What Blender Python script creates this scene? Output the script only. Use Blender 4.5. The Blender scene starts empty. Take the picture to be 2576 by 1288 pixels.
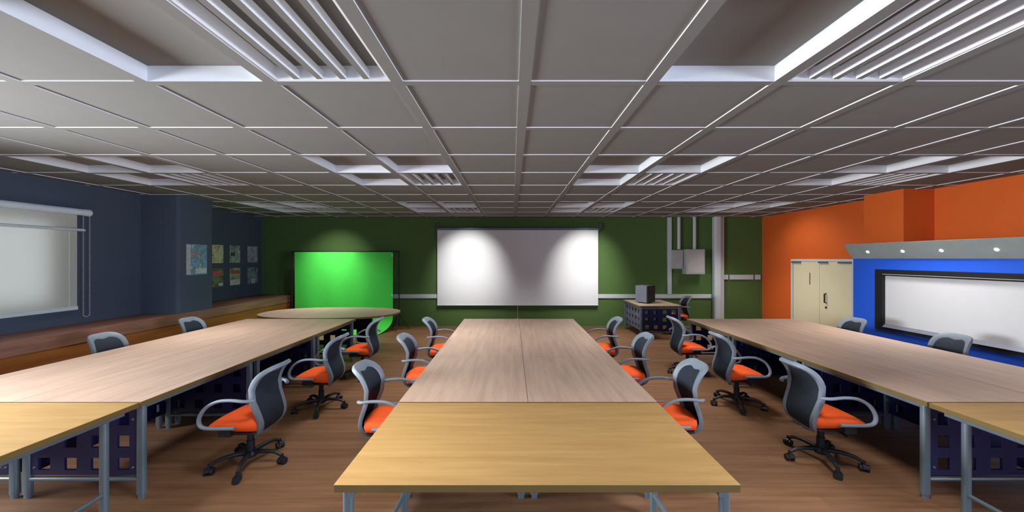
import bpy, math, random
from mathutils import Vector, Matrix
random.seed(7)
S = 1.1                                  # metres per layout unit
PI = math.pi
F = 893.0                                # focal length in pixels of a 2576-wide frame
CAMZ = 1.7
HOR = 650.0
COL = bpy.context.scene.collection

# ------------------------------------------------------------------ materials
def s2l(c):
    c = c / 255.0
    return c / 12.92 if c <= 0.04045 else ((c + 0.055) / 1.055) ** 2.4
def rgb(r, g, b): return (s2l(r), s2l(g), s2l(b), 1.0)
def new_mat(name):
    m = bpy.data.materials.new(name); m.use_nodes = True
    nt = m.node_tree
    return m, nt, nt.nodes['Principled BSDF']
def plain(name, col, rough=0.6, metal=0.0, var=0.06, scale=6.0, emit=0.0, spec=0.4):
    m, nt, b = new_mat(name)
    n = nt.nodes.new('ShaderNodeTexNoise'); n.inputs['Scale'].default_value = scale; n.inputs['Detail'].default_value = 4
    t = nt.nodes.new('ShaderNodeTexCoord'); nt.links.new(t.outputs['Object'], n.inputs['Vector'])
    r = nt.nodes.new('ShaderNodeValToRGB')
    r.color_ramp.elements[0].position = .3; r.color_ramp.elements[1].position = .7
    r.color_ramp.elements[0].color = tuple(c * (1 - var) for c in col[:3]) + (1,)
    r.color_ramp.elements[1].color = tuple(min(1, c * (1 + var)) for c in col[:3]) + (1,)
    nt.links.new(n.outputs['Fac'], r.inputs['Fac']); nt.links.new(r.outputs['Color'], b.inputs['Base Color'])
    b.inputs['Roughness'].default_value = rough; b.inputs['Metallic'].default_value = metal
    b.inputs['Specular IOR Level'].default_value = spec
    if emit:
        nt.links.new(r.outputs['Color'], b.inputs['Emission Color']); b.inputs['Emission Strength'].default_value = emit
    return m
def wood(name, c0, c1, along='Y', stretch=14.0, scale=1.6, rough=0.5, plank=None, c2=None):
    m, nt, b = new_mat(name)
    g = nt.nodes.new('ShaderNodeNewGeometry'); mp = nt.nodes.new('ShaderNodeMapping')
    sc = [scale * stretch] * 3; sc['XYZ'.index(along)] = scale
    mp.inputs['Scale'].default_value = sc
    nt.links.new(g.outputs['Position'], mp.inputs['Vector'])
    n = nt.nodes.new('ShaderNodeTexNoise'); n.inputs['Scale'].default_value = 1.0; n.inputs['Detail'].default_value = 6; n.inputs['Roughness'].default_value = .62
    nt.links.new(mp.outputs['Vector'], n.inputs['Vector'])
    r = nt.nodes.new('ShaderNodeValToRGB'); e = r.color_ramp.elements
    e[0].position = .32; e[1].position = .68; e[0].color = c0; e[1].color = c1
    if c2:
        x = e.new(.5); x.color = c2
    nt.links.new(n.outputs['Fac'], r.inputs['Fac'])
    out = r.outputs['Color']
    if plank:
        bt = nt.nodes.new('ShaderNodeTexBrick'); mp2 = nt.nodes.new('ShaderNodeMapping')
        nt.links.new(g.outputs['Position'], mp2.inputs['Vector']); nt.links.new(mp2.outputs['Vector'], bt.inputs['Vector'])
        bt.inputs['Scale'].default_value = 1.0; bt.inputs['Brick Width'].default_value = plank[0]; bt.inputs['Row Height'].default_value = plank[1]
        bt.inputs['Mortar Size'].default_value = 0.0015; bt.inputs['Color1'].default_value = (1, 1, 1, 1); bt.inputs['Color2'].default_value = (.8, .8, .8, 1); bt.inputs['Mortar'].default_value = (.7, .7, .7, 1)
        mx = nt.nodes.new('ShaderNodeMixRGB'); mx.blend_type = 'MULTIPLY'; mx.inputs['Fac'].default_value = 1
        nt.links.new(out, mx.inputs['Color1']); nt.links.new(bt.outputs['Color'], mx.inputs['Color2']); out = mx.outputs['Color']
    nt.links.new(out, b.inputs['Base Color']); b.inputs['Roughness'].default_value = rough; b.inputs['Specular IOR Level'].default_value = .3
    return m

M = {}
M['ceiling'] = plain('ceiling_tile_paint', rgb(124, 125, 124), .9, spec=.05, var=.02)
M['litside'] = plain('ceiling_lit_side_paint', rgb(222, 226, 232), .7, spec=.1, var=.01)  # ceiling colour lightened for upright faces, side light put into the paint
M['floor'] = wood('floor_boards', rgb(116, 82, 58), rgb(142, 104, 76), 'X', 16, 1.0, .55, plank=(2.4, .14))
M['green'] = plain('green_wall_paint', rgb(84, 112, 64), .8, spec=.15, var=.03)
M['navywall'] = plain('slate_blue_wall_paint', rgb(74, 83, 100), .8, spec=.2, var=.02)
M['orangewall'] = plain('orange_wall_paint', rgb(214, 98, 40), .7, spec=.2, var=.03)
M['cream'] = plain('cream_door_paint', rgb(222, 212, 178), .6, var=.02)
M['pinkwood'] = wood('pale_pink_beech', rgb(172, 146, 130), rgb(194, 167, 149), 'Y', 12, 1.6, .5)
M['yellowwood'] = wood('honey_oak', rgb(158, 125, 76), rgb(178, 143, 92), 'X', 14, 1.3, .5)
M['edge'] = plain('oak_edge_band', rgb(102, 84, 46), .5)
M['sill'] = wood('reddish_sill_wood', rgb(116, 78, 64), rgb(150, 108, 92), 'Y', 9, 1.2, .5)
M['sillfront'] = wood('orange_brown_panelling', rgb(134, 78, 36), rgb(166, 102, 52), 'Y', 9, 1.2, .55)
M['steel'] = plain('grey_blue_painted_steel', rgb(98, 113, 122), .4, metal=.25, spec=.5)
M['navy'] = plain('navy_perforated_steel', rgb(15, 18, 68), .55, spec=.4, var=.04)
M['litpanel'] = plain('lit_navy_perforated_steel', rgb(96, 96, 118), .5)  # lighter copy of the navy steel, light from the left in its colour
M['seat'] = plain('orange_seat_fabric', rgb(255, 98, 44), .8, spec=.15, var=.05, scale=40)
M['frame'] = plain('grey_chair_plastic', rgb(118, 128, 140), .5)
M['mesh'] = plain('black_chair_mesh', rgb(34, 41, 52), .75, spec=.3, scale=150, var=.25)
M['black'] = plain('black_plastic', rgb(26, 30, 36), .45)
M['dark'] = plain('dark_powder_coat', rgb(22, 22, 24), .6)
M['white'] = plain('white_plastic', rgb(198, 208, 214), .5, var=.02)
M['screen'] = plain('matt_white_screen', rgb(224, 226, 232), .9, spec=.05, var=.005)
M['board'] = plain('white_display_surface', rgb(206, 206, 210), .5, spec=.2, var=.01)
M['chroma'] = plain('chroma_green_cloth', rgb(80, 212, 84), .9, spec=.05, var=.03)
M['blue'] = plain('bright_blue_panel', rgb(30, 88, 214), .6, var=.03)
M['canopy'] = plain('grey_canopy_metal', rgb(142, 152, 152), .5)
M['greybox'] = plain('light_grey_box_metal', rgb(176, 176, 176), .6)
M['lampglow'] = plain('lit_lamp_lens', (1, .98, .92, 1), .4, emit=5.0, var=0)
M['tube'] = plain('glowing_white_strip', (.95, .97, 1, 1), .4, emit=1.0, var=0)
M['louvre'] = plain('white_louvre_metal', rgb(226, 230, 236), .5, spec=.3, var=.01)
M['alu'] = plain('silver_cabinet_metal', rgb(128, 132, 150), .4, metal=.2)
def blind_mat():
    m, nt, b = new_mat('roller_blind_fabric')
    b.inputs['Base Color'].default_value = rgb(206, 206, 194); b.inputs['Roughness'].default_value = .9
    n = nt.nodes.new('ShaderNodeTexWave'); n.inputs['Scale'].default_value = 60; n.bands_direction = 'Z'
    t = nt.nodes.new('ShaderNodeTexCoord'); nt.links.new(t.outputs['Object'], n.inputs['Vector'])
    bp = nt.nodes.new('ShaderNodeBump'); bp.inputs['Strength'].default_value = .05; nt.links.new(n.outputs['Fac'], bp.inputs['Height']); nt.links.new(bp.outputs['Normal'], b.inputs['Normal'])
    tr = nt.nodes.new('ShaderNodeBsdfTranslucent'); tr.inputs['Color'].default_value = rgb(206, 208, 198)
    mx = nt.nodes.new('ShaderNodeMixShader'); mx.inputs['Fac'].default_value = .3
    out = nt.nodes['Material Output']
    nt.links.new(b.outputs[0], mx.inputs[1]); nt.links.new(tr.outputs[0], mx.inputs[2]); nt.links.new(mx.outputs[0], out.inputs['Surface'])
    return m
M['blind'] = blind_mat()
def poster_mat(name, cols, seed, scale=5.0):
    m, nt, b = new_mat(name)
    t = nt.nodes.new('ShaderNodeTexCoord'); mp = nt.nodes.new('ShaderNodeMapping'); mp.inputs['Location'].default_value = (seed * 3.1, seed * 1.7, seed)
    n = nt.nodes.new('ShaderNodeTexNoise'); n.inputs['Scale'].default_value = scale; n.inputs['Detail'].default_value = 5; n.inputs['Distortion'].default_value = .6
    nt.links.new(t.outputs['Object'], mp.inputs['Vector']); nt.links.new(mp.outputs['Vector'], n.inputs['Vector'])
    r = nt.nodes.new('ShaderNodeValToRGB'); e = r.color_ramp.elements
    k = len(cols)
    e[0].position = .3; e[0].color = rgb(*cols[0]); e[1].position = .7; e[1].color = rgb(*cols[-1])
    for i in range(1, k - 1):
        x = e.new(.3 + .4 * i / (k - 1)); x.color = rgb(*cols[i])
    nt.links.new(n.outputs['Fac'], r.inputs['Fac']); nt.links.new(r.outputs['Color'], b.inputs['Base Color'])
    b.inputs['Roughness'].default_value = .5
    return m

# ------------------------------------------------------------------ mesh builder (layout units in, metres out)
class MB:
    def __init__(s): s.v = []; s.f = []
    def quad_box(s, x0, x1, y0, y1, z0, z1):
        b = len(s.v)
        s.v += [(x0, y0, z0), (x1, y0, z0), (x1, y1, z0), (x0, y1, z0), (x0, y0, z1), (x1, y0, z1), (x1, y1, z1), (x0, y1, z1)]
        s.f += [tuple(b + i for i in q) for q in ((0, 3, 2, 1), (4, 5, 6, 7), (0, 1, 5, 4), (1, 2, 6, 5), (2, 3, 7, 6), (3, 0, 4, 7))]
        return s
    box = quad_box
    def prism(s, pts, axis, a0, a1):
        """closed 2D outline extruded along axis (0,1,2) from a0 to a1"""
        b = len(s.v); n = len(pts)
        for a in (a0, a1):
            for p, q in pts:
                s.v.append({0: (a, p, q), 1: (p, a, q), 2: (p, q, a)}[axis])
        s.f.append(tuple(b + i for i in range(n))[::-1]); s.f.append(tuple(b + n + i for i in range(n)))
        for i in range(n):
            j = (i + 1) % n; s.f.append((b + i, b + j, b + n + j, b + n + i))
        return s
    def rbox(s, x0, x1, y0, y1, z0, z1, r, axis=2, seg=4):
        """box with its four edges along `axis` rounded"""
        A = {0: (y0, y1, z0, z1), 1: (x0, x1, z0, z1), 2: (x0, x1, y0, y1)}[axis]; L = {0: (x0, x1), 1: (y0, y1), 2: (z0, z1)}[axis]
        pts = []
        for cx, cy, a in ((A[1] - r, A[3] - r, 0), (A[0] + r, A[3] - r, 1), (A[0] + r, A[2] + r, 2), (A[1] - r, A[2] + r, 3)):
            for k in range(seg + 1):
                t = (a + k / seg) * PI / 2; pts.append((cx + r * math.cos(t), cy + r * math.sin(t)))
        return s.prism(pts, axis, L[0], L[1])
    def tube(s, path, r, seg=8, closed=False, flat=1.0, cap=True):
        P = [Vector(p) for p in path]; n = len(P); b = len(s.v)
        R = r if isinstance(r, (list, tuple)) else [r] * n
        up = Vector((0, 0, 1)); prev = None
        for i, p in enumerate(P):
            if closed: t = P[(i + 1) % n] - P[i - 1]
            else: t = P[min(i + 1, n - 1)] - P[max(i - 1, 0)]
            t.normalize()
            if prev is None:
                a = up if abs(t.dot(up)) < .9 else Vector((1, 0, 0))
                u = t.cross(a).normalized()
            else:
                u = (prev - t * prev.dot(t)).normalized()
            prev = u; w = t.cross(u)
            for k in range(seg):
                an = 2 * PI * k / seg
                s.v.append(tuple(p + u * math.cos(an) * R[i] * flat + w * math.sin(an) * R[i]))
        m = n if closed else n - 1
        for i in range(m):
            j = (i + 1) % n
            for k in range(seg):
                l = (k + 1) % seg
                s.f.append((b + i * seg + k, b + i * seg + l, b + j * seg + l, b + j * seg + k))
        if not closed and cap:
            s.f.append(tuple(b + k for k in range(seg))[::-1]); s.f.append(tuple(b + (n - 1) * seg + k for k in range(seg)))
        return s
    def lathe(s, prof, cx, cy, seg=16, ex=1, ey=1, axis=2, c=0):
        """profile of (radius, height) about a vertical axis at cx, cy"""
        b = len(s.v); n = len(prof)
        for r, z in prof:
            for k in range(seg):
                a = 2 * PI * k / seg; p = (r * ex * math.cos(a), r * ey * math.sin(a), z)
                s.v.append((cx + p[0], cy + p[1], z) if axis == 2 else ((cx + z, cy + p[0], c + p[1]) if axis == 0 else (cx + p[0], cy + z, c + p[1])))
        for i in range(n - 1):
            for k in range(seg):
                l = (k + 1) % seg; s.f.append((b + i * seg + k, b + i * seg + l, b + (i + 1) * seg + l, b + (i + 1) * seg + k))
        s.f.append(tuple(b + k for k in range(seg))[::-1]); s.f.append(tuple(b + (n - 1) * seg + k for k in range(seg)))
        return s
    def grid(s, fn, nu, nv, thick=None, closed_u=False):
        b = len(s.v)
        for i in range(nu + 1):
            for j in range(nv + 1): s.v.append(tuple(fn(i / nu, j / nv)))
        w = nv + 1
        for i in range(nu):
            for j in range(nv): s.f.append((b + i * w + j, b + (i + 1) * w + j, b + (i + 1) * w + j + 1, b + i * w + j + 1))
        return s
    def perforated(s, x0, x1, z0, z1, y, t, cols, rows, hole, axis='y'):
        """sheet in x-z with a grid of square holes, thickness t along y (or laid along y with normal x)"""
        xs = [x0]; zs = [z0]
        for k in range(cols):
            c = x0 + (x1 - x0) * (k + .5) / cols; xs += [c - hole / 2, c + hole / 2]
        for k in range(rows):
            c = z0 + (z1 - z0) * (k + .5) / rows; zs += [c - hole / 2, c + hole / 2]
        xs.append(x1); zs.append(z1)
        def P(a, b_, c): return (a, b_, c) if axis == 'y' else (b_, a, c)
        idx = {}
        b = len(s.v)
        for side in (0, 1):
            for i, x in enumerate(xs):
                for j, z in enumerate(zs):
                    idx[side, i, j] = len(s.v); s.v.append(P(x, y + side * t, z))
        nx, nz = len(xs) - 1, len(zs) - 1
        hole_at = lambda i, j: i % 2 == 1 and j % 2 == 1
        solid = lambda i, j: 0 <= i < nx and 0 <= j < nz and not hole_at(i, j)
        for i in range(nx):
            for j in range(nz):
                if not solid(i, j): continue
                s.f.append((idx[0, i, j], idx[0, i + 1, j], idx[0, i + 1, j + 1], idx[0, i, j + 1]))
                s.f.append((idx[1, i, j], idx[1, i, j + 1], idx[1, i + 1, j + 1], idx[1, i + 1, j]))
                for di, dj, e in ((-1, 0, ((i, j), (i, j + 1))), (1, 0, ((i + 1, j + 1), (i + 1, j))), (0, -1, ((i + 1, j), (i, j))), (0, 1, ((i, j + 1), (i + 1, j + 1)))):
                    if not solid(i + di, j + dj):
                        p, q = e; s.f.append((idx[0, p[0], p[1]], idx[0, q[0], q[1]], idx[1, q[0], q[1]], idx[1, p[0], p[1]]))
        return s
    def build(s, name, mat, parent=None, smooth=None, bevel=None, subsurf=0, recalc=True):
        me = bpy.data.meshes.new(name)
        me.from_pydata([(x * S, y * S, z * S) for x, y, z in s.v], [], s.f); me.update()
        if recalc:
            import bmesh
            bm = bmesh.new(); bm.from_mesh(me); bmesh.ops.recalc_face_normals(bm, faces=bm.faces); bm.to_mesh(me); bm.free()
        o = bpy.data.objects.new(name, me); COL.objects.link(o)
        for mm in (mat if isinstance(mat, (list, tuple)) else [mat]): me.materials.append(mm)
        if smooth:
            for p in me.polygons: p.use_smooth = True
            me.set_sharp_from_angle(angle=math.radians(smooth))
        if bevel:
            md = o.modifiers.new('bevel', 'BEVEL'); md.width = bevel * S; md.segments = 2; md.limit_method = 'ANGLE'; md.angle_limit = math.radians(40)
        if subsurf:
            md = o.modifiers.new('sub', 'SUBSURF'); md.levels = subsurf; md.render_levels = subsurf
        if parent: o.parent = parent
        return o

def B(*a): return MB().box(*a)
def tag(o, label=None, cat=None, group=None, kind=None):
    if label: o['label'] = label
    if cat: o['category'] = cat
    if group: o['group'] = group
    if kind: o['kind'] = kind
    return o
def structure(o): o['kind'] = 'structure'; return o
def empty(name, x=0, y=0, z=0, rz=0):
    o = bpy.data.objects.new(name, None); COL.objects.link(o); o.location = (x * S, y * S, z * S); o.rotation_euler[2] = rz
    o.empty_display_size = .1
    return o
def dup(o, parent=None):
    c = o.copy(); COL.objects.link(c)
    if parent: c.parent = parent
    for ch in list(o.children): dup(ch, c)
    return c
def place(o, x, y, z=0, rz=0):
    o.location = (x * S, y * S, z * S); o.rotation_euler[2] = rz
    return o

# ------------------------------------------------------------------ room
YB = 8.93; XR = 6.29; XL = -6.30; XL2 = -6.02; ZC = 2.73; YN = -3.0; T = .12
fl = structure(B(XL - .2, XR + .2, YN, YB + .2, -.12, 0).build('floor', M['floor']))
structure(B(XL - .2, XR + .2, YB, YB + T, 0, ZC + .012).build('wall_back', M['green']))
w = MB().box(XR, XR + T, 0, YB, 0, ZC + .012).box(XR, XR + T, YN, 0, 0, 1.1).box(XR, XR + T, YN, 0, 2.3, ZC + .012).box(XR, XR + T, YN, -2.6, 1.1, 2.3)  # unseen opening behind the camera, added for the right side light
structure(w.build('wall_right', M['orangewall']))
structure(B(5.83, XR, 5.285, 5.88, 0, ZC + .012).build('pillar_right', M['orangewall']))
structure(B(XL - T, XL, 6.45, YB, 0, ZC + .012).build('wall_left', M['navywall']))
structure(MB().rbox(XL - .1, -5.42, 5.76, 6.45, 0, ZC + .012, .05).build('pillar_left', M['navywall'], smooth=40))
# near left wall with two window openings: one behind the blind, one unseen, added to let in light
w = MB(); W1 = (3.1, 4.6); W2 = (.2, 2.7); wz0, wz1 = 1.10, 2.2
for a, b in ((YN, W2[0]), (W2[1], W1[0]), (W1[1], 5.76)): w.box(XL2 - T, XL2, a, b, 0, ZC + .012)
for a, b in (W1, W2):
    w.box(XL2 - T, XL2, a, b, 0, wz0); w.box(XL2 - T, XL2, a, b, wz1, ZC + .012)
structure(w.build('wall_left', M['navywall']))
wf = MB()
for a, b in (W1, W2):
    for y in (a, (a + b) / 2 - .02, b - .04): wf.box(XL2 - .09, XL2 - .04, y, y + .04, wz0, wz1)
    wf.box(XL2 - .09, XL2 - .04, a, b, wz0, wz0 + .04); wf.box(XL2 - .09, XL2 - .04, a, b, wz1 - .04, wz1)
structure(wf.build('window_1', M['white']))

# ceiling: tiles between hanging bars, open coffers in 2 x 2 groups
px, py = .745, .735; bx, by = .072, .048; X0 = .075; Y0 = 2.067 + by / 2     # a bar runs at X0 + k px, Y0 + k py
zt = ZC + .008; zr = ZC + .092
def ktype(i, j):
    """cell i right of bar i, cell j beyond bar j (bar 0 is Y0): '' plain tile, 'c' coffer, 'l' louvred light"""
    gi = (i - 1) % 4; gj = (j + 2) % 4
    if gi in (0, 1) and gj in (0, 1): return 'l' if (gi == 1 and gj == 1) else 'c'
    return ''
c = MB(); lights = []
i0, i1, j0, j1 = -9, 9, -7, 10
for i in range(i0, i1):
    for j in range(j0, j1):
        x0 = X0 + i * px + bx / 2; x1 = X0 + (i + 1) * px - bx / 2; y0 = Y0 + j * py + by / 2; y1 = Y0 + (j + 1) * py - by / 2
        if y0 > YB or x0 > XR or x1 < XL: continue
        t = ktype(i, j)
        if y1 > YB - .1 or x1 > XR - .1 or x0 < XL + .1: t = ''
        if t:
            b = len(c.v); c.v += [(x0, y0, ZC + .02), (x1, y0, ZC + .02), (x1, y1, ZC + .02), (x0, y1, ZC + .02), (x0, y0, zr), (x1, y0, zr), (x1, y1, zr), (x0, y1, zr)]
            c.f += [tuple(b + k for k in q) for q in ((4, 7, 6, 5), (0, 4, 5, 1), (1, 5, 6, 2), (2, 6, 7, 3), (3, 7, 4, 0))]
            if t == 'l': lights.append((i, j, x0, x1, y0, y1))
        else:
            b = len(c.v); c.v += [(x0 - .01, y0 - .01, zt), (x1 + .01, y0 - .01, zt), (x1 + .01, y1 + .01, zt), (x0 - .01, y1 + .01, zt)]; c.f.append((b, b + 3, b + 2, b + 1))
for i in range(i0, i1 + 1):
    x = X0 + i * px; c.box(x - bx / 2, x + bx / 2, YN, YB, ZC, zt + .001 if False else ZC + .02)
for j in range(j0, j1 + 1):
    y = Y0 + j * py
    if y < YB - .03: c.box(XL, XR, y - by / 2, y + by / 2, ZC + .0006, ZC + .02)
c.box(XL - .2, XR + .2, YN, YB + .2, zr + .01, zr + .06)
ce = structure(c.build('ceiling', [M['ceiling'], M['litside']], recalc=False))
for pl in ce.data.polygons: pl.material_index = 1 if abs(pl.normal.z) < .5 else 0  # upright faces get the lightened colour, level ones stay grey

names_row = {-1: 'nearest the camera', 3: 'in the middle line of lights', 7: 'close to the green wall'}
names_col = {-7: 'far left', -3: 'left of centre', 1: 'right of centre', 5: 'far right'}
def make_light(x0, x1, y0, y1):
    cx, cy = (x0 + x1) / 2, (y0 + y1) / 2; w, l = x1 - x0, y1 - y0
    r = empty('ceiling_light', cx, cy, ZC)
    f = MB(); a, b = w / 2 - .002, l / 2 - .002
    f.box(-a, -a + .012, -b, b, .004, .088).box(a - .012, a, -b, b, .004, .088).box(-a + .012, a - .012, b - .012, b, .004, .088).box(-a + .012, a - .012, -b, -b + .012, .004, .088)
    f.build('housing', M['louvre'], r)
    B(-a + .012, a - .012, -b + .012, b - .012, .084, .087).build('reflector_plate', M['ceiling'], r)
    for k in range(4):
        x = -w / 2 + w * (k + 1) / 5
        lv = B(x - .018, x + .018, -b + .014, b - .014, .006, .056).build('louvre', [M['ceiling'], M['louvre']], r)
        for pl in lv.data.polygons: pl.material_index = 0 if abs(pl.normal.z) > .5 else 1  # grey undersides put the shade below the blades into the colour
    return r
proto = None
for (i, j, x0, x1, y0, y1) in lights:
    if j < -1: continue
    gi = i - 1; gj = j
    key_r = -1 if j == -1 else (3 if j == 3 else 7)
    key_c = i - 1
    col = {-7: 'far left', -3: 'left of centre', 1: 'right of centre', 5: 'far right'}.get(key_c + 0, None)
    if proto is None: L = proto = make_light(x0, x1, y0, y1)
    else: L = dup(proto)
    place(L, (x0 + x1) / 2, (y0 + y1) / 2, ZC)
    cx = (x0 + x1) / 2
    cn = 'far left' if cx < -3 else 'left of centre' if cx < 0 else 'right of centre' if cx < 3 else 'far right'
    if (j, cn) == (-1, 'left of centre'):
        MB().tube([(.2, -.3, .03), (.2, .3, .03)], .014).build('white_strip', M['tube'], L)  # slim white emissive strip at the fourth blade
    tag(L, f'recessed four-blade louvred ceiling light, {cn}, {names_row[key_r]}', 'ceiling light', 'louvred ceiling lights')

# ledge under the left windows
def ledge():
    X = -5.40
    structure(B(XL, X, 5.76, YB, .64, .80).build('trim_1', M['sill']))
    structure(B(XL2, X, YN, 5.76, .64, .80).build('trim_2', M['sill']))
    structure(B(XL, X - .012, 5.76, YB, 0, .64).build('trim_3', M['sillfront']))
    structure(B(XL2, X - .012, YN, 5.76, 0, .64).build('trim_4', M['sillfront']))
ledge()

# ------------------------------------------------------------------ roller blind
def blind():
    r = empty('roller_blind', -5.93, 3.9, 1.0)
    def L(m): return m
    y0, y1 = 2.92 - 3.9, 4.87 - 3.9
    MB().lathe([(.03, y0), (.045, y0 + .02), (.045, y1 + .04), (.05, y1 + .05), (.05, y1 + .11), (.03, y1 + .13)], 0, 0, 14, axis=1, c=1.335).build('roller_tube', M['white'], r, smooth=40)
    MB().grid(lambda u, v: (-.012, y0 + .02 + (y1 - y0 - .04) * u, .03 + 1.29 * v), 8, 4).build('blind_fabric', M['blind'], r, recalc=False)
    MB().lathe([(.014, y0), (.02, y0 + .01), (.02, y1 + .03), (.012, y1 + .05)], .012, 0, 10, axis=1, c=1.09).build('support_bar', M['white'], r, smooth=40)
    B(-.03, .006, y0 + .02, y1 - .02, 0, .05).build('bottom_bar', M['white'], r, bevel=.006)
    B(-.016, -.010, y1 - .11, y1 - .10, .05, 1.07).build('side_seam', M['white'], r)
    ch = MB(); ya, yb = y1 + .04, y1 + .115
    pts = [(ya, 1.30 - .02 * k) for k in range(70)]
    n = len(pts); zb = pts[-1][1]
    pts += [((ya + yb) / 2 + (ya - yb) / 2 * math.cos(PI * k / 6), zb - .03 * math.sin(PI * k / 6)) for k in range(1, 6)]
    pts += [(yb, 1.30 - .02 * k) for k in range(69, -1, -1)]
    for (y, z) in pts:
        rr = .0062
        ch.lathe([(.0005, z - rr), (rr * .8, z - rr * .6), (rr, z), (rr * .8, z + rr * .6), (.0005, z + rr)], 0, y, 6)
    # keep the loop above the sill
    ch.v = [(x, y, max(z, -.19)) for x, y, z in ch.v]
    ch.build('bead_chain', M['white'], r, smooth=60)
    tag(r, 'pale roller blind drawn down over the window in the dark left wall', 'blind')
blind()

# ------------------------------------------------------------------ posters
def poster(name, X, y0, y1, z0, z1, mat, label, cat='poster'):
    cy, cz = (y0 + y1) / 2, (z0 + z1) / 2
    r = empty(name, X, cy, z0)
    m = MB(); m.box(.001, .006, y0 - cy, y1 - cy, 0, z1 - z0)
    o = m.build(name, mat); o.location = r.location; bpy.data.objects.remove(r)
    tag(o, label, cat, 'posters on the dark left wall')
    return o
def poster_layout(o, blocks):
    """flat printed blocks on the sheet: child patches with own ink"""
    for (ya, yb, za, zb, col) in blocks:
        B(.0061, .0066, ya, yb, za, zb).build('printed_area', plain('ink', rgb(*col), .6, var=.25, scale=25), o)
p = poster('wall_chart', -5.42, 5.90, 6.30, 1.42, 1.94, poster_mat('chart_print', [(70, 96, 150), (120, 150, 190), (90, 120, 120), (170, 190, 200)], 1, 7), 'large blue and green printed chart on the left pillar')
poster_layout(p, [(-.195, -.12, .01, .51, (176, 176, 182)), (-.02, .195, .02, .11, (180, 190, 186)), (-.1, .02, .3, .4, (150, 120, 130))])
Z1 = (1.60, 1.99); Z2 = (1.09, 1.48)
D3 = [(7.45, 7.74), (7.92, 8.22), (8.45, 8.78)]
spec = [
    (0, Z1, [(120, 100, 70), (196, 180, 140), (214, 206, 180), (90, 84, 66)], 'sepia-toned poster, upper left of the six small posters', []),
    (1, Z1, [(80, 88, 88), (150, 160, 158), (180, 188, 184)], 'pale grey poster, upper middle of the six small posters', [(-.13, .0, .15, .24, (70, 78, 80))]),
    (2, Z1, [(90, 98, 108), (150, 156, 164), (190, 190, 186)], 'misty grey-blue poster, upper right of the six beside the green wall', []),
    (0, Z2, [(50, 70, 70), (130, 120, 70), (90, 150, 140)], 'poster with a pink-red block, lower left of the six small posters', [(-.12, .05, .22, .34, (206, 90, 104)), (.02, .13, .02, .08, (200, 200, 226))]),
    (1, Z2, [(50, 60, 50), (140, 160, 130), (176, 180, 160)], 'poster with a rust red band and white foot, lower middle of the six small posters', [(-.14, .14, .26, .34, (170, 96, 70)), (-.14, .14, .01, .13, (196, 200, 186))]),
    (2, Z2, [(60, 74, 84), (110, 140, 136), (150, 154, 170)], 'dim grey-green poster, lower right of the six beside the green wall', [(-.05, .08, .01, .12, (180, 184, 196))]),
]
for q, (k, Z, cols, lab, bl) in enumerate(spec):
    p = poster('poster', XL, D3[k][0], D3[k][1], Z[0], Z[1], poster_mat('poster_print', cols, q + 2, 9), lab)
    poster_layout(p, bl)

# ------------------------------------------------------------------ desks
DW, DL, DH, DT = .8985, 1.133, .7, .032
def make_desk(side, panelmat=None, mirror_end=False):
    """frame desk; the long perforated panel stands on the `side` (+1/-1) x edge, a perforated end panel at the near end"""
    r = empty('desk')
    hw, hl = DW / 2, DL / 2; pm = M['navy']
    t = B(-hw, hw, -hl, hl, DH - DT, DH); 
    o = t.build('tabletop', [M['pinkwood'], M['edge']], r)
    for pl in o.data.polygons:
        pl.material_index = 0 if abs(pl.normal.z) > .5 else 1
    lx, ly = hw - .045, hl - .05
    for sx in (-1, 1):
        for sy in (-1, 1):
            m = MB().rbox(sx * lx - .026, sx * lx + .026, sy * ly - .018, sy * ly + .018, .03, DH - DT, .012)
            m.rbox(sx * lx - .020, sx * lx + .020, sy * ly - .014, sy * ly + .014, 0, .03, .01)
            lg = m.build('leg', M['steel'], r, smooth=40)
    for sy in (-1, 1):
        MB().tube([(-lx, sy * ly, .135), (lx, sy * ly, .135)], .016).build('lower_rail', M['steel'], r, smooth=60)
        MB().tube([(-lx, sy * ly, DH - DT - .03), (lx, sy * ly, DH - DT - .03)], .013).build('upper_rail', M['steel'], r, smooth=60)
    for sx in (-1, 1):
        MB().rbox(sx * lx - .014, sx * lx + .014, -ly, ly, DH - DT - .035, DH - DT, .006, axis=1).build('side_rail', M['steel'], r, smooth=40)
    # end panel, near end
    for sy in (-1, 1):
        m = MB().perforated(-lx + .03, lx - .03, .165, .64, sy * ly - .007, .014, 4, 3, .085)
        e = m.build('end_panel', pm, r)
        for sx in (-1, 1):
            for z in (.22, .56): MB().lathe([(.006, sy * (ly + .013)), (.009, sy * (ly + .006))], sx * (lx - .055), 0, 8, axis=1, c=z).build('bolt', M['steel'], e)
    # long panel
    X = side * (lx - .0)
    m = MB().perforated(-ly + .03, ly - .03, .165, .64, X - .004, .008, 5, 3, .07, axis='x')
    o = m.build('side_panel', panelmat or pm, r)
    if panelmat: o['label'] = 'perforated side panel coloured as lit from the left'
    for sy in (-1, 1):
        for z in (.3, .5): B(X - .03, X + .03, sy * (ly - .035) - .012, sy * (ly - .035) + .012, z - .014, z + .014).build('panel_bracket', M['steel'], r)
    return r
dp = make_desk(-1); dm = make_desk(1)
used = {}
def desk(side, x, y, label, group):
    src = dp if side < 0 else dm
    if used.get(side): o = dup(src)
    else: o = src; used[side] = 1
    place(o, x, y); tag(o, label, 'desk', group); return o
ROWS = ('touching the honey oak desk', 'second behind the honey oak desk', 'third behind the honey oak desk')
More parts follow.
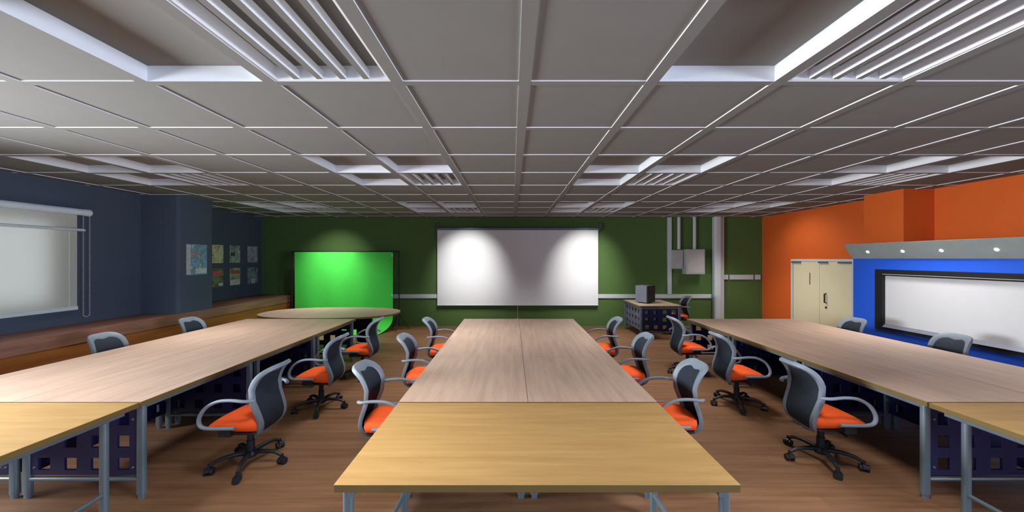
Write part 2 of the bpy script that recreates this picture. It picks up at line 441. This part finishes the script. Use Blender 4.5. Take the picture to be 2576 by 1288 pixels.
for nm, xa in (('left', -4.385), ('middle', -.789), ('right', 2.89)):
    for k in range(3):
        y = 2.472 + DL / 2 + k * (DL + .0006)
        xi = xa + DW / 2; xo = xa + 1.8 - DW / 2
        for cc, x, sd in (('left', xi, 1), ('right', xo, -1)):
            desk(sd, x, y, f'pale desk, {nm} row, {cc} column, {ROWS[k]}', f'pale wood desks of the {nm} row')

def make_front_desk():
    r = empty('desk'); hw, hl = .9, .447
    t = B(-hw, hw, -hl, hl, DH - .035, DH); o = t.build('tabletop', [M['yellowwood'], M['edge']], r, bevel=.003)
    for pl in o.data.polygons: pl.material_index = 0 if abs(pl.normal.z) > .5 else 1
    for sx in (-1, 1):
        for sy in (-1, 1):
            lx = hw - (.045 if sy < 0 else .085); ly = (hl - .05) if sy < 0 else .31
            m = MB().rbox(sx * lx - .022, sx * lx + .022, sy * ly - .018, sy * ly + .018, .03, DH - .035, .014)
            m.rbox(sx * lx - .016, sx * lx + .016, sy * ly - .013, sy * ly + .013, 0, .03, .01)
            m.build('leg', M['steel'], r, smooth=40)
        MB().tube([(sx * .855, -.40, .155), (sx * .815, .31, .155)], .014).build('lower_rail', M['steel'], r, smooth=60)
        MB().rbox(sx * .835 - .016, sx * .835 + .016, -.42, .40, DH - .075, DH - .036, .008, axis=1).build('side_rail', M['steel'], r, smooth=40)
    MB().tube([(-.815, .31, DH - .06), (.815, .31, DH - .06)], .012).build('upper_rail', M['steel'], r, smooth=60)
    return r
fd = make_front_desk()
for k, (xa, lab) in enumerate(((-.789, 'wide honey oak desk heading the middle row, front edge nearest the camera'), (-4.385, 'wide honey oak desk heading the left row, cut by the left frame edge'), (2.89, 'wide honey oak desk heading the right row, cut by the right frame edge'))):
    o = fd if k == 0 else dup(fd)
    place(o, xa + .9, 1.567 + .447); tag(o, lab, 'desk', 'honey oak head desks')

# oval table behind the left row
def oval():
    r = empty('oval_table', -3.36, 6.60, 0)
    n = 72; e = 2 / 2.4
    def ring(sx, sy):
        out = []
        for k in range(n):
            a = 2 * PI * k / n; c_, s_ = math.cos(a), math.sin(a)
            out.append((sx * math.copysign(abs(c_) ** e, c_), sy * math.copysign(abs(s_) ** e, s_)))
        return out
    m = MB().prism(ring(1.25, .665), 2, DH - .03, DH)
    o = m.build('tabletop', [M['pinkwood'], M['edge']], r)
    for pl in o.data.polygons: pl.material_index = 0 if abs(pl.normal.z) > .5 else 1
    for sx in (-1, 1):
        B(sx * .62 - .14, sx * .62 + .14, -.03, .03, .04, DH - .03).build('leg_panel', M['dark'], r, bevel=.006)
        B(sx * .62 - .16, sx * .62 + .16, -.3, .3, 0, .04).build('foot', M['dark'], r, bevel=.01)
    B(-.48, .48, -.015, .015, .38, .64).build('stretcher', M['dark'], r)
    tag(r, 'pale oval table on dark panel legs in front of the bright green backdrop', 'table')
oval()

# corner desk by the green wall
t = make_desk(-1, M['litpanel'])
place(t, 2.72 + DW / 2 - .03, 7.47 + DL / 2); tag(t, 'small wooden desk with perforated sides standing against the green wall', 'desk')
def computer():
    r = empty('computer_tower', 2.78 + .23, 8.02, DH, math.radians(-52))
    w, d, h = .155, .30, .39
    B(-w, w - .03, -d / 2 + 0, d / 2, .02, h).build('case', M['alu'], r, bevel=.008)
    B(-w - .001, -w + .02, -d / 2 + .03, d / 2 - .03, .05, h - .03).build('side_cover', M['alu'], r)
    B(w - .03, w, -d / 2, d / 2, .02, h).build('front_panel', M['dark'], r, bevel=.006)
    f = MB()
    for x in (-.1, .08):
        for y in (-.1, .1): f.lathe([(.018, 0), (.016, .02)], x, y, 10)
    f.build('foot', M['black'], r)
    B(w, w + .004, -.1, .1, h - .08, h - .04).build('drive_slot', M['black'], r)
    tag(r, 'silver and black computer tower standing on the small wall desk', 'computer')
computer()

# ------------------------------------------------------------------ chairs (front = +x)
def spl(pts, n):
    """Catmull-Rom through pts"""
    P = [Vector(p) for p in pts]; P = [P[0] * 2 - P[1]] + P + [P[-1] * 2 - P[-2]]; out = []
    for i in range(1, len(P) - 2):
        for k in range(n):
            t = k / n; a, b, c_, d = P[i - 1], P[i], P[i + 1], P[i + 2]
            out.append(.5 * ((2 * b) + (c_ - a) * t + (2 * a - 5 * b + 4 * c_ - d) * t * t + (3 * b - a - 3 * c_ + d) * t ** 3))
    out.append(P[-2]); return out
prof = spl([(-.115, 0, .285), (-.19, 0, .335), (-.212, 0, .41), (-.178, 0, .52), (-.148, 0, .615), (-.163, 0, .70), (-.207, 0, .775), (-.285, 0, .838)], 6)
def prof_at(v):
    f = max(0, min(1, v)) * (len(prof) - 1); i = min(int(f), len(prof) - 2); t = f - i
    return prof[i] * (1 - t) + prof[i + 1] * t
def back_pt(a, v, off=0.0):
    """a in -1..1 across, v in 0..1 up"""
    hw = .138 + .042 * min(1, max(0, v) * 1.9) ** .8
    p = prof_at(v); q = prof_at(v + .02) - prof_at(v - .02); q.normalize()
    n = Vector((q.z, 0, -q.x))
    x = p.x + .030 * a * a
    return Vector((x, a * hw, p.z)) + n * off
def outline(k, n, s, e):
    a = 2 * PI * k / n; c_, s_ = math.cos(a), math.sin(a)
    return math.copysign(abs(c_) ** (2 / e), c_) * s[0], math.copysign(abs(s_) ** (2 / e), s_)
def make_chair():
    r = empty('office_chair')
    # frame ring
    N = 56; m = MB(); sec = [(0, 0), (.10, .017), (.85, .012), (1, 0), (.85, -.010), (.10, -.017)]
    def pt(k, t, off):
        a0, b0 = outline(k, N, (1, 1), 4.2)
        a1, b1 = outline(k, N, (.77, 1), 3.8)
        v0 = .5 + .5 * b0
        v1 = .50 + (.380 if b1 > 0 else .455) * b1
        if b1 > 0: v1 += -.025 * math.cos(a1 / .77 * PI * 1.5) * b1 ** 4 * .8
        return back_pt(a0 + (a1 - a0) * t, v0 + (v1 - v0) * t, off)
    for k in range(N):
        for (t, off) in sec: m.v.append(tuple(pt(k, t, off)))
    ns = len(sec)
    for k in range(N):
        l = (k + 1) % N
        for q in range(ns):
            w_ = (q + 1) % ns; m.f.append((k * ns + q, l * ns + q, l * ns + w_, k * ns + w_))
    bk = m.build('backrest', M['frame'], r, smooth=50)
    # mesh panel as concentric fill with thickness
    m = MB(); rings = 5
    for side in (.0035, -.0035):
        b = len(m.v)
        for g in range(rings + 1):
            for k in range(N):
                a1, b1 = outline(k, N, (.79, 1), 3.8); v1 = (.390 if b1 > 0 else .465) * b1
                s_ = 1 - g / rings
                m.v.append(tuple(back_pt(a1 * s_, .5 + v1 * s_, side)))
        for g in range(rings):
            for k in range(N):
                l = (k + 1) % N; m.f.append((b + g * N + k, b + g * N + l, b + (g + 1) * N + l, b + (g + 1) * N + k))
    m.build('mesh_panel', M['mesh'], bk, smooth=60, recalc=False)
    # seat cushion
    m = MB(); nu, nv = 12, 12
    def top(u, v):
        x = -1 + 2 * u; y = -1 + 2 * v
        # squircle mapping of the square to a rounded outline
        X = x * math.sqrt(1 - .28 * y * y); Y = y * math.sqrt(1 - .28 * x * x)
        return X, Y
    def up(u, v):
        X, Y = top(u, v); rr = max(abs(2 * u - 1), abs(2 * v - 1))
        z = .440 - .022 * rr ** 6 - (.018 * X if X > 0 else 0) - .012 * (1 - Y * Y) * (1 - rr) 
        return (.016 + X * .20, Y * .196 * (1 + .13 * X), z)
    def dn(u, v):
        X, Y = top(u, v); rr = max(abs(2 * u - 1), abs(2 * v - 1))
        z = .314 + .052 * (X + 1) / 2 + .020 * rr ** 6
        return (.016 + X * .192, Y * .188 * (1 + .13 * X), z)
    m.grid(up, nu, nv); m.grid(dn, nu, nv)
    w_ = nv + 1; off = (nu + 1) * w_
    border = [(i, 0) for i in range(nu)] + [(nu, j) for j in range(nv)] + [(i, nv) for i in range(nu, 0, -1)] + [(0, j) for j in range(nv, 0, -1)]
    # side band with a bulge
    band = len(m.v)
    for (i, j) in border:
        a = Vector(m.v[i * w_ + j]); b_ = Vector(m.v[off + i * w_ + j]); mid = (a + b_) / 2
        mid.x = .016 + (mid.x - .016) * 1.04; mid.y *= 1.05; m.v.append(tuple(mid))
    nb = len(border)
    for q in range(nb):
        q2 = (q + 1) % nb; (i, j), (k, l) = border[q], border[q2]
        m.f.append((i * w_ + j, k * w_ + l, band + q2, band + q)); m.f.append((band + q, band + q2, off + k * w_ + l, off + i * w_ + j))
    m.build('seat', M['seat'], r, smooth=70)
    m = MB().rbox(-.15, .15, -.15, .15, .312, .330, .04); m.box(-.07, .09, -.05, .05, .295, .325)
    m.box(-.14, -.05, -.035, .035, .288, .318)
    m.build('seat_plate', M['black'], r, smooth=40)
    MB().tube([(.02, -.05, .31), (.03, -.16, .305), (.035, -.20, .300)], [.006, .006, .011], 6).build('height_lever', M['black'], r, smooth=60)
    for sy in (-1, 1):
        pth = spl([(-.172, sy * .205, .602), (-.13, sy * .245, .612), (-.03, sy * .25, .622), (.07, sy * .25, .612), (.155, sy * .25, .567), (.203, sy * .25, .497), (.205, sy * .25, .440), (.165, sy * .25, .412), (.06, sy * .248, .408), (-.055, sy * .24, .406)], 4)
        ar = MB().tube(pth, .0125, 8, flat=1.35).build('armrest', M['frame'], r, smooth=60)
        MB().box(-.02, .07, min(sy * .10, sy * .24), max(sy * .10, sy * .24), .338, .350).box(-.02, .07, min(sy * .228, sy * .242), max(sy * .228, sy * .242), .338, .400).build('arm_bracket', M['black'], ar)
    MB().lathe([(.030, .075), (.030, .20), (.024, .205), (.024, .26), (.018, .262), (.018, .30)], 0, 0, 14).build('gas_column', M['black'], r, smooth=40)
    m = MB().lathe([(.045, .065), (.05, .075), (.048, .105), (.034, .12)], 0, 0, 14)
    cast = []
    for k in range(5):
        a = PI + k * 2 * PI / 5; cs, sn = math.cos(a), math.sin(a)
        pth = spl([(cs * .03, sn * .03, .098), (cs * .12, sn * .12, .105), (cs * .20, sn * .20, .098), (cs * .255, sn * .255, .072)], 4)
        m.tube(pth, [.020 - .008 * q / (len(pth) - 1) for q in range(len(pth))], 8)
        cast.append((a, cs * .262, sn * .262))
    sb = m.build('star_base', M['black'], r, smooth=45)
    c0 = MB()
    for s_ in (-1, 1):
        c0.lathe([(.010, s_ * .022 - .009), (.026, s_ * .022 - .008), (.027, s_ * .022), (.026, s_ * .022 + .008), (.010, s_ * .022 + .009)], 0, 0, 14, axis=1, c=.027)
    c0.lathe([(.011, .03), (.011, .082)], 0, 0, 8)
    c0.prism([(.030 * math.cos(t_ * PI / 6 + .1), .030 + .030 * math.sin(t_ * PI / 6 + .1)) for t_ in range(7)], 1, -.012, .012)
    first = None
    for (a, x, y) in cast:
        if first is None: co = first = c0.build('caster', M['black'], sb, smooth=45)
        else:
            co = first.copy(); COL.objects.link(co); co.parent = sb
        co.location = (x * S, y * S, 0); co.rotation_euler[2] = a + PI / 2 + random.uniform(-.5, .5)
    return r
ch0 = make_chair(); ch_used = []
def chair(x, y, rz, label, group):
    o = ch0 if not ch_used else dup(ch0); ch_used.append(1)
    place(o, x, y, 0, rz); tag(o, label, 'chair', group)
RW = (2.94, 4.03, 5.15); DS = ('nearest the camera', 'second from the camera', 'farthest from the camera')
for k, y in enumerate(RW):
    chair(-2.165, y, PI, f'orange office chair seen from behind, left row, {DS[k]}', 'chairs in the left aisle')
    chair(-1.0, y - .02, 0, f'orange office chair at the middle row\'s left edge, {DS[k]}', 'chairs at the middle row')
    chair(1.31, y + .02, PI, f'orange office chair at the middle row\'s right edge, {DS[k]}', 'chairs at the middle row')
    chair(2.60, y + .05 + .03 * k, 0, f'orange office chair seen from behind, right row, {DS[k]}', 'chairs in the right aisle')
for k, y in ((0, 4.06), (1, 5.14)):
    chair(-4.46, y, 0, f'chair behind the left row, only its grey back top showing, {("nearer", "farther")[k]} of the two', 'chairs on the wall side')
    chair(4.80 if k == 0 else 4.72, y - .04, PI, f'chair top between right row and blue display, {("nearer", "farther")[k]} of the two', 'chairs on the wall side')
chair(3.80, 8.12, PI, 'orange office chair turned to the small desk by the green wall', 'chairs in the back corner')

# ------------------------------------------------------------------ back wall furniture
def screen():
    yw = YB; r = empty('projector_screen', .142, yw - .08, .52)
    w = 2.005
    MB().grid(lambda u, v: (-w + 2 * w * u, 0, .02 + 1.90 * v), 4, 2).build('screen_surface', M['screen'], r, recalc=False)
    MB().rbox(-w - .01, w + .01, -.035, .045, 1.885, 1.955, .03, axis=0).build('screen_casing', M['steel'], r, smooth=40)
    MB().rbox(-w, w, -.012, .012, 0, .03, .01, axis=0).build('bottom_bar', M['white'], r, smooth=40)
    for s_, dx in ((-1, -.0), (1, .06)):
        MB().tube([(s_ * w, .0, 1.88), (s_ * w + dx, .0, 1.94), (s_ * w + dx, 0, 2.05), (s_ * w + dx, .07, 2.06)], .022, 8).build('bracket', M['steel'], r, smooth=50)
    m = MB().tube([(.0, 0, -.30), (0, 0, 0)], .004, 6); m.lathe([(.004, -.36), (.016, -.34), (.012, -.30)], 0, 0, 8)
    m.build('pull_cord', M['white'], r, smooth=40)
    tag(r, 'wide white pull-down projector screen hung on the green wall', 'screen')
screen()
def backdrop():
    y = 8.42; r = empty('green_screen_backdrop', -3.98, y, 0)
    def cloth(u, v):
        x = -1.165 + 2.33 * u; s_ = v * 2.3                                 # s_ runs down the cloth from the bar then forward
        fold = .012 * math.sin(x * 9) * min(1, v * 2)
        if s_ < 1.55: return (x, -.02 + fold, 1.85 - s_)
        t = (s_ - 1.55) / .75
        return (x - .18 * t * t, -.02 - .55 * t * t * (1) + fold, .30 * (1 - t) ** 1.6 + .006)
    MB().grid(cloth, 48, 40).build('green_cloth', M['chroma'], r, smooth=80, recalc=False)
    MB().tube([(-1.24, 0, 1.86), (1.30, 0, 1.86)], .014, 8).build('crossbar', M['dark'], r, smooth=50)
    for x in (-1.24, 1.30):
        MB().tube([(x, 0, .10), (x, 0, 1.87)], .014, 8).build('stand_pole', M['dark'], r, smooth=50)
        m = MB()
        for k in range(3):
            a = PI / 6 + k * 2 * PI / 3; cx, cy = .24 * math.cos(a), .24 * math.sin(a)
            m.tube([(x, 0, .38), (x + cx, cy, .012)], .008, 6); m.tube([(x, 0, .14), (x + cx * .55, cy * .55, .18)], .005, 6)
        m.lathe([(.020, .36), (.020, .41)], x, 0, 8)
        m.build('tripod_leg', M['dark'], r, smooth=50)
    cl = MB().box(1.135, 1.165, -.05, -.03, 1.74, 1.80).box(1.135, 1.165, -.05, -.03, .80, .86); cl.build('clamp', M['white'], r)
    tag(r, 'bright green photography backdrop cloth hung between two black stands', 'backdrop')
backdrop()

def bw(px_, y=YB): return (px_ - 1288) * y / F
def bz(py_, y=YB): return CAMZ - (py_ - HOR) * y / F
structure(B(bw(986), bw(1788), YB - .035, YB, bz(750), bz(740)).build('trim_5', M['white'], bevel=.005))
tag(B(bw(1678), bw(1688), YB - .045, YB, bz(740), ZC).build('cable_trunking', M['white'], bevel=.005), 'narrow white vertical trunking from ceiling to dado, left of the wall boxes', 'trunking')
for k, (a, b, lab) in enumerate(((1701, 1710, 'white conduit dropping into the smaller grey wall box'), (1740, 1749, 'white conduit dropping into the larger grey wall box'))):
    yy = YB - .05
    tag(MB().tube([(bw((a + b) / 2), yy, 1.927), (bw((a + b) / 2), yy, ZC)], .04, 12).build('conduit_pipe', M['white'], smooth=50), lab, 'pipe', 'white conduits')
e = empty('electrical_box', (bw(1688) + 4.26) / 2, YB - .1, bz(676))
w_ = 4.26 - bw(1688); h_ = bz(629) - bz(676)
B(-w_ / 2, w_ / 2, 0, .1, 0, h_).build('box_body', M['greybox'], e, bevel=.006); B(-w_ / 2 + .02, w_ / 2 - .02, -.008, 0, .03, h_ - .03).build('cover', M['greybox'], e)
tag(e, 'smaller light grey wall box with one conduit, beside the vertical trunking', 'wall box', 'grey wall boxes')
y2 = YB - .22; e = empty('electrical_box', bw(1750, y2), y2, bz(690, y2))
w_ = bw(1775, y2) - bw(1728, y2); h_ = bz(627, y2) - bz(690, y2)
B(-w_ / 2, w_ / 2, 0, .22, 0, h_).build('box_body', M['greybox'], e, bevel=.006); B(-w_ / 2 + .03, w_ / 2 - .03, -.008, 0, .03, h_ - .03).build('cover', M['greybox'], e)
tag(e, 'larger deeper grey wall box with one conduit, nearer the white column', 'wall box', 'grey wall boxes')
m = MB(); a, b = bw(1789), bw(1816)
m.rbox(a, a + (b - a) * .66, YB - .17, YB, 0, ZC, .05)
m.box(a + (b - a) * .70, b, YB - .09, YB, 0, ZC)
structure(m.build('column_white', M['white'], smooth=40))
for k, (a, b, lab) in enumerate(((1817, 1830, 'short white trunking stub touching the white column'), (1834, 1893, 'long white socket strip right of the white column'), (1898, 1911, 'small white socket plate nearest the orange wall'))):
    tag(B(bw(a), bw(b), YB - .04, YB, bz(703), bz(691)).build('socket_strip', M['white'], bevel=.005), lab, 'socket strip', 'white socket strips')

# ------------------------------------------------------------------ right wall: door and display unit
def door():
    X = XR; y0, y1 = 6.50, 7.97; zt_ = 1.685
    r = structure(MB().box(X - .03, X, y0, y0 + .05, 0, zt_).box(X - .03, X, y1 - .05, y1, 0, zt_).box(X - .03, X, y0 + .05, y1 - .05, zt_ - .05, zt_).build('door_1', M['white']))
    ym = (y0 + y1) / 2
    for a, b in ((y0 + .055, ym - .003), (ym + .003, y1 - .06)):
        B(X - .022, X, a, b, .01, zt_ - .055).build('door_leaf', M['cream'], r, bevel=.003)
    for y, l in ((y1 - .16, .24), (ym - .1, .20), (y0 + .17, .26)):
        MB().box(X - .055, X - .023, y - l / 2, y + l / 2, zt_ - .085, zt_ - .045).build('door_closer', M['steel'], r, bevel=.004)
    yh = 7.08
    MB().tube([(X - .022, yh, 1.00), (X - .06, yh, .99), (X - .06, yh, .82), (X - .022, yh, .81)], .012, 8).build('pull_handle', M['dark'], r, smooth=50)
    MB().lathe([(.02, -.034), (.02, -.02)], X, yh, 10, axis=0, c=.72).build('lock', M['dark'], r)
    B(X - .025, X - .021, 7.46, 7.48, 1.15, 1.40).build('vision_slot', M['edge'], r)
door()

def display():
    X = 5.70; ya, yb = .6, 5.93
    r = empty('display_unit', X, (ya + yb) / 2, 0); oy = (ya + yb) / 2
    a, b = ya - oy, yb - oy
    fy1 = 5.56 - oy; fy0 = a + .3; sy1 = 5.44 - oy; sy0 = fy0 + .12
    m = MB()     # blue panel with opening left for the recessed screen
    m.box(0, .12, a, b, 0, .605).box(0, .12, a, b, 1.53, 1.70).box(0, .12, fy1, b, .605, 1.53).box(0, .12, a, fy0, .605, 1.53)
    m.build('blue_panel', M['blue'], r)
    m = MB()
    m.box(-.02, .06, fy0, fy1, .605, .655).box(-.02, .06, fy0, fy1, 1.435, 1.53).box(-.02, .06, sy1, fy1, .655, 1.435).box(-.02, .06, fy0, sy0, .655, 1.435)
    fr = m.build('screen_frame', M['dark'], r, bevel=.005)
    B(-.026, -.02, sy0, sy1, 1.455, 1.462).build('frame_highlight', M['greybox'], fr)  # pale strip paints in the highlight along the upper frame
    B(.02, .05, sy0, sy1, .655, 1.435).build('display_surface', M['board'], r)
    MB().prism([(-.03, .655), (.02, .70), (.02, .655)], 1, sy0, sy1).build('pen_tray', M['alu'], r)
    # sloping canopy
    m = MB().prism([(-.02, 1.695), (-.17, 1.935), (.13, 1.935), (.13, 1.695)], 1, a, b + .0)
    cn = m.build('canopy', M['canopy'], r, bevel=.004)
    for px_, py_, y in ((2187, 634, 5.60), (2275, 632, 5.10), (2375, 630, 4.64), (2512, 626, 4.11), (0, 0, 3.6), (0, 0, 3.1)):
        # lens on the sloping face, about halfway up
        t = .45; cx = -.02 - .15 * t; cz = 1.695 + .24 * t
        n = Vector((-.24, 0, -.15)).normalized(); u = Vector((-.15, 0, .24)).normalized(); v = Vector((0, 1, 0))
        mm = MB(); pts0 = []
        for d, rr in ((-.004, .020), (.005, .020), (.008, .013)):
            pts0.append([Vector((cx, y - oy, cz)) + n * d + (u * math.cos(q * PI / 8) + v * math.sin(q * PI / 8)) * rr for q in range(16)])
        for ring in pts0: mm.v += [tuple(p_) for p_ in ring]
        for q in range(2):
            for k in range(16):
                l = (k + 1) % 16; mm.f.append((q * 16 + k, q * 16 + l, (q + 1) * 16 + l, (q + 1) * 16 + k))
        mm.f.append(tuple(range(32, 48)))
        mm.build('downlight', M['lampglow'], cn, smooth=40)
    tag(r, 'blue wall display unit with black-framed white screen under a sloping grey canopy', 'display unit')
display()

# ------------------------------------------------------------------ lights
def area(name, loc, size, energy, color, rot, spread=180):
    l = bpy.data.lights.new(name, 'AREA'); l.shape = 'RECTANGLE'; l.size = size[0] * S; l.size_y = size[1] * S
    l.energy = energy; l.color = color; l.spread = math.radians(spread)
    o = bpy.data.objects.new(name, l); COL.objects.link(o); o.location = [c_ * S for c_ in loc]; o.rotation_euler = rot
    return o
def spot(name, loc, tgt, energy, angle, color=(1, .97, .9), blend=1.0, r=.04):
    l = bpy.data.lights.new(name, 'SPOT'); l.energy = energy; l.spot_size = math.radians(angle); l.spot_blend = blend; l.color = color; l.shadow_soft_size = r
    o = bpy.data.objects.new(name, l); COL.objects.link(o); o.location = [c_ * S for c_ in loc]
    d = Vector(tgt) - Vector(loc); o.rotation_euler = d.to_track_quat('-Z', 'Y').to_euler()
    return o
for (i, j, x0, x1, y0, y1) in lights:
    area('ceiling_lamp', ((x0 + x1) / 2, (y0 + y1) / 2, ZC - .003), (.55, .55), 26, (1, .97, .92), (0, 0, 0), 100)
# daylight behind the blind, and side lights added at unseen windows
area('added_side_light', (XL2 - .2, (W2[0] + W2[1]) / 2, 1.65), (1.1, 2.7), 400, (.93, .97, 1), (0, -PI / 2, 0), 95)  # added at the unseen left window to brighten faces turned left
area('added_side_light', (XR + .2, -1.3, 1.7), (1.1, 2.5), 330, (.7, .82, 1), (0, PI / 2, 0), 110)  # added bluish fill from an unseen right-hand window
area('blind_daylight', (XL2 - .9, (W1[0] + W1[1]) / 2, 1.65), (3.0, 3.4), 50, (.97, .98, 1), (0, -PI / 2, 0), 180)
# spots washing the projector screen, the backdrop and the display
spot('screen_spot', (bw(1180), 7.2, 2.6), (bw(1180), 8.85, 1.50), 250, 62)
spot('screen_spot', (bw(1474), 7.2, 2.6), (bw(1474), 8.85, 1.50), 250, 62)
spot('backdrop_spot', (-4.2, 7.6, 2.6), (-4.3, 8.42, 1.8), 110, 80)
spot('display_spot', (4.4, 4.4, 2.6), (5.7, 4.5, 1.3), 16, 110)
spot('door_spot', (5.2, 7.6, 2.6), (6.28, 7.5, 1.5), 40, 110)

w = bpy.data.worlds.new('World'); bpy.context.scene.world = w; w.use_nodes = True
bg = w.node_tree.nodes['Background']; bg.inputs['Color'].default_value = (.55, .68, .9, 1); bg.inputs['Strength'].default_value = 1.25

# ------------------------------------------------------------------ camera
cd = bpy.data.cameras.new('camera'); cam = bpy.data.objects.new('camera', cd); COL.objects.link(cam)
cd.sensor_width = 36; cd.lens = 36 * F / 2576; cd.clip_start = .02
cam.location = (0, 0, CAMZ * S); cam.rotation_euler = (PI / 2, 0, 0)
cd.shift_y = (HOR - 644) / 2576
bpy.context.scene.camera = cam
vs = bpy.context.scene.view_settings
vs.view_transform = 'Standard'; vs.look = 'None'; vs.gamma = 1; vs.use_curve_mapping = False; vs.exposure = 0.0
bpy.context.scene.cycles.use_denoising = True
bpy.context.scene.cycles.max_bounces = 8
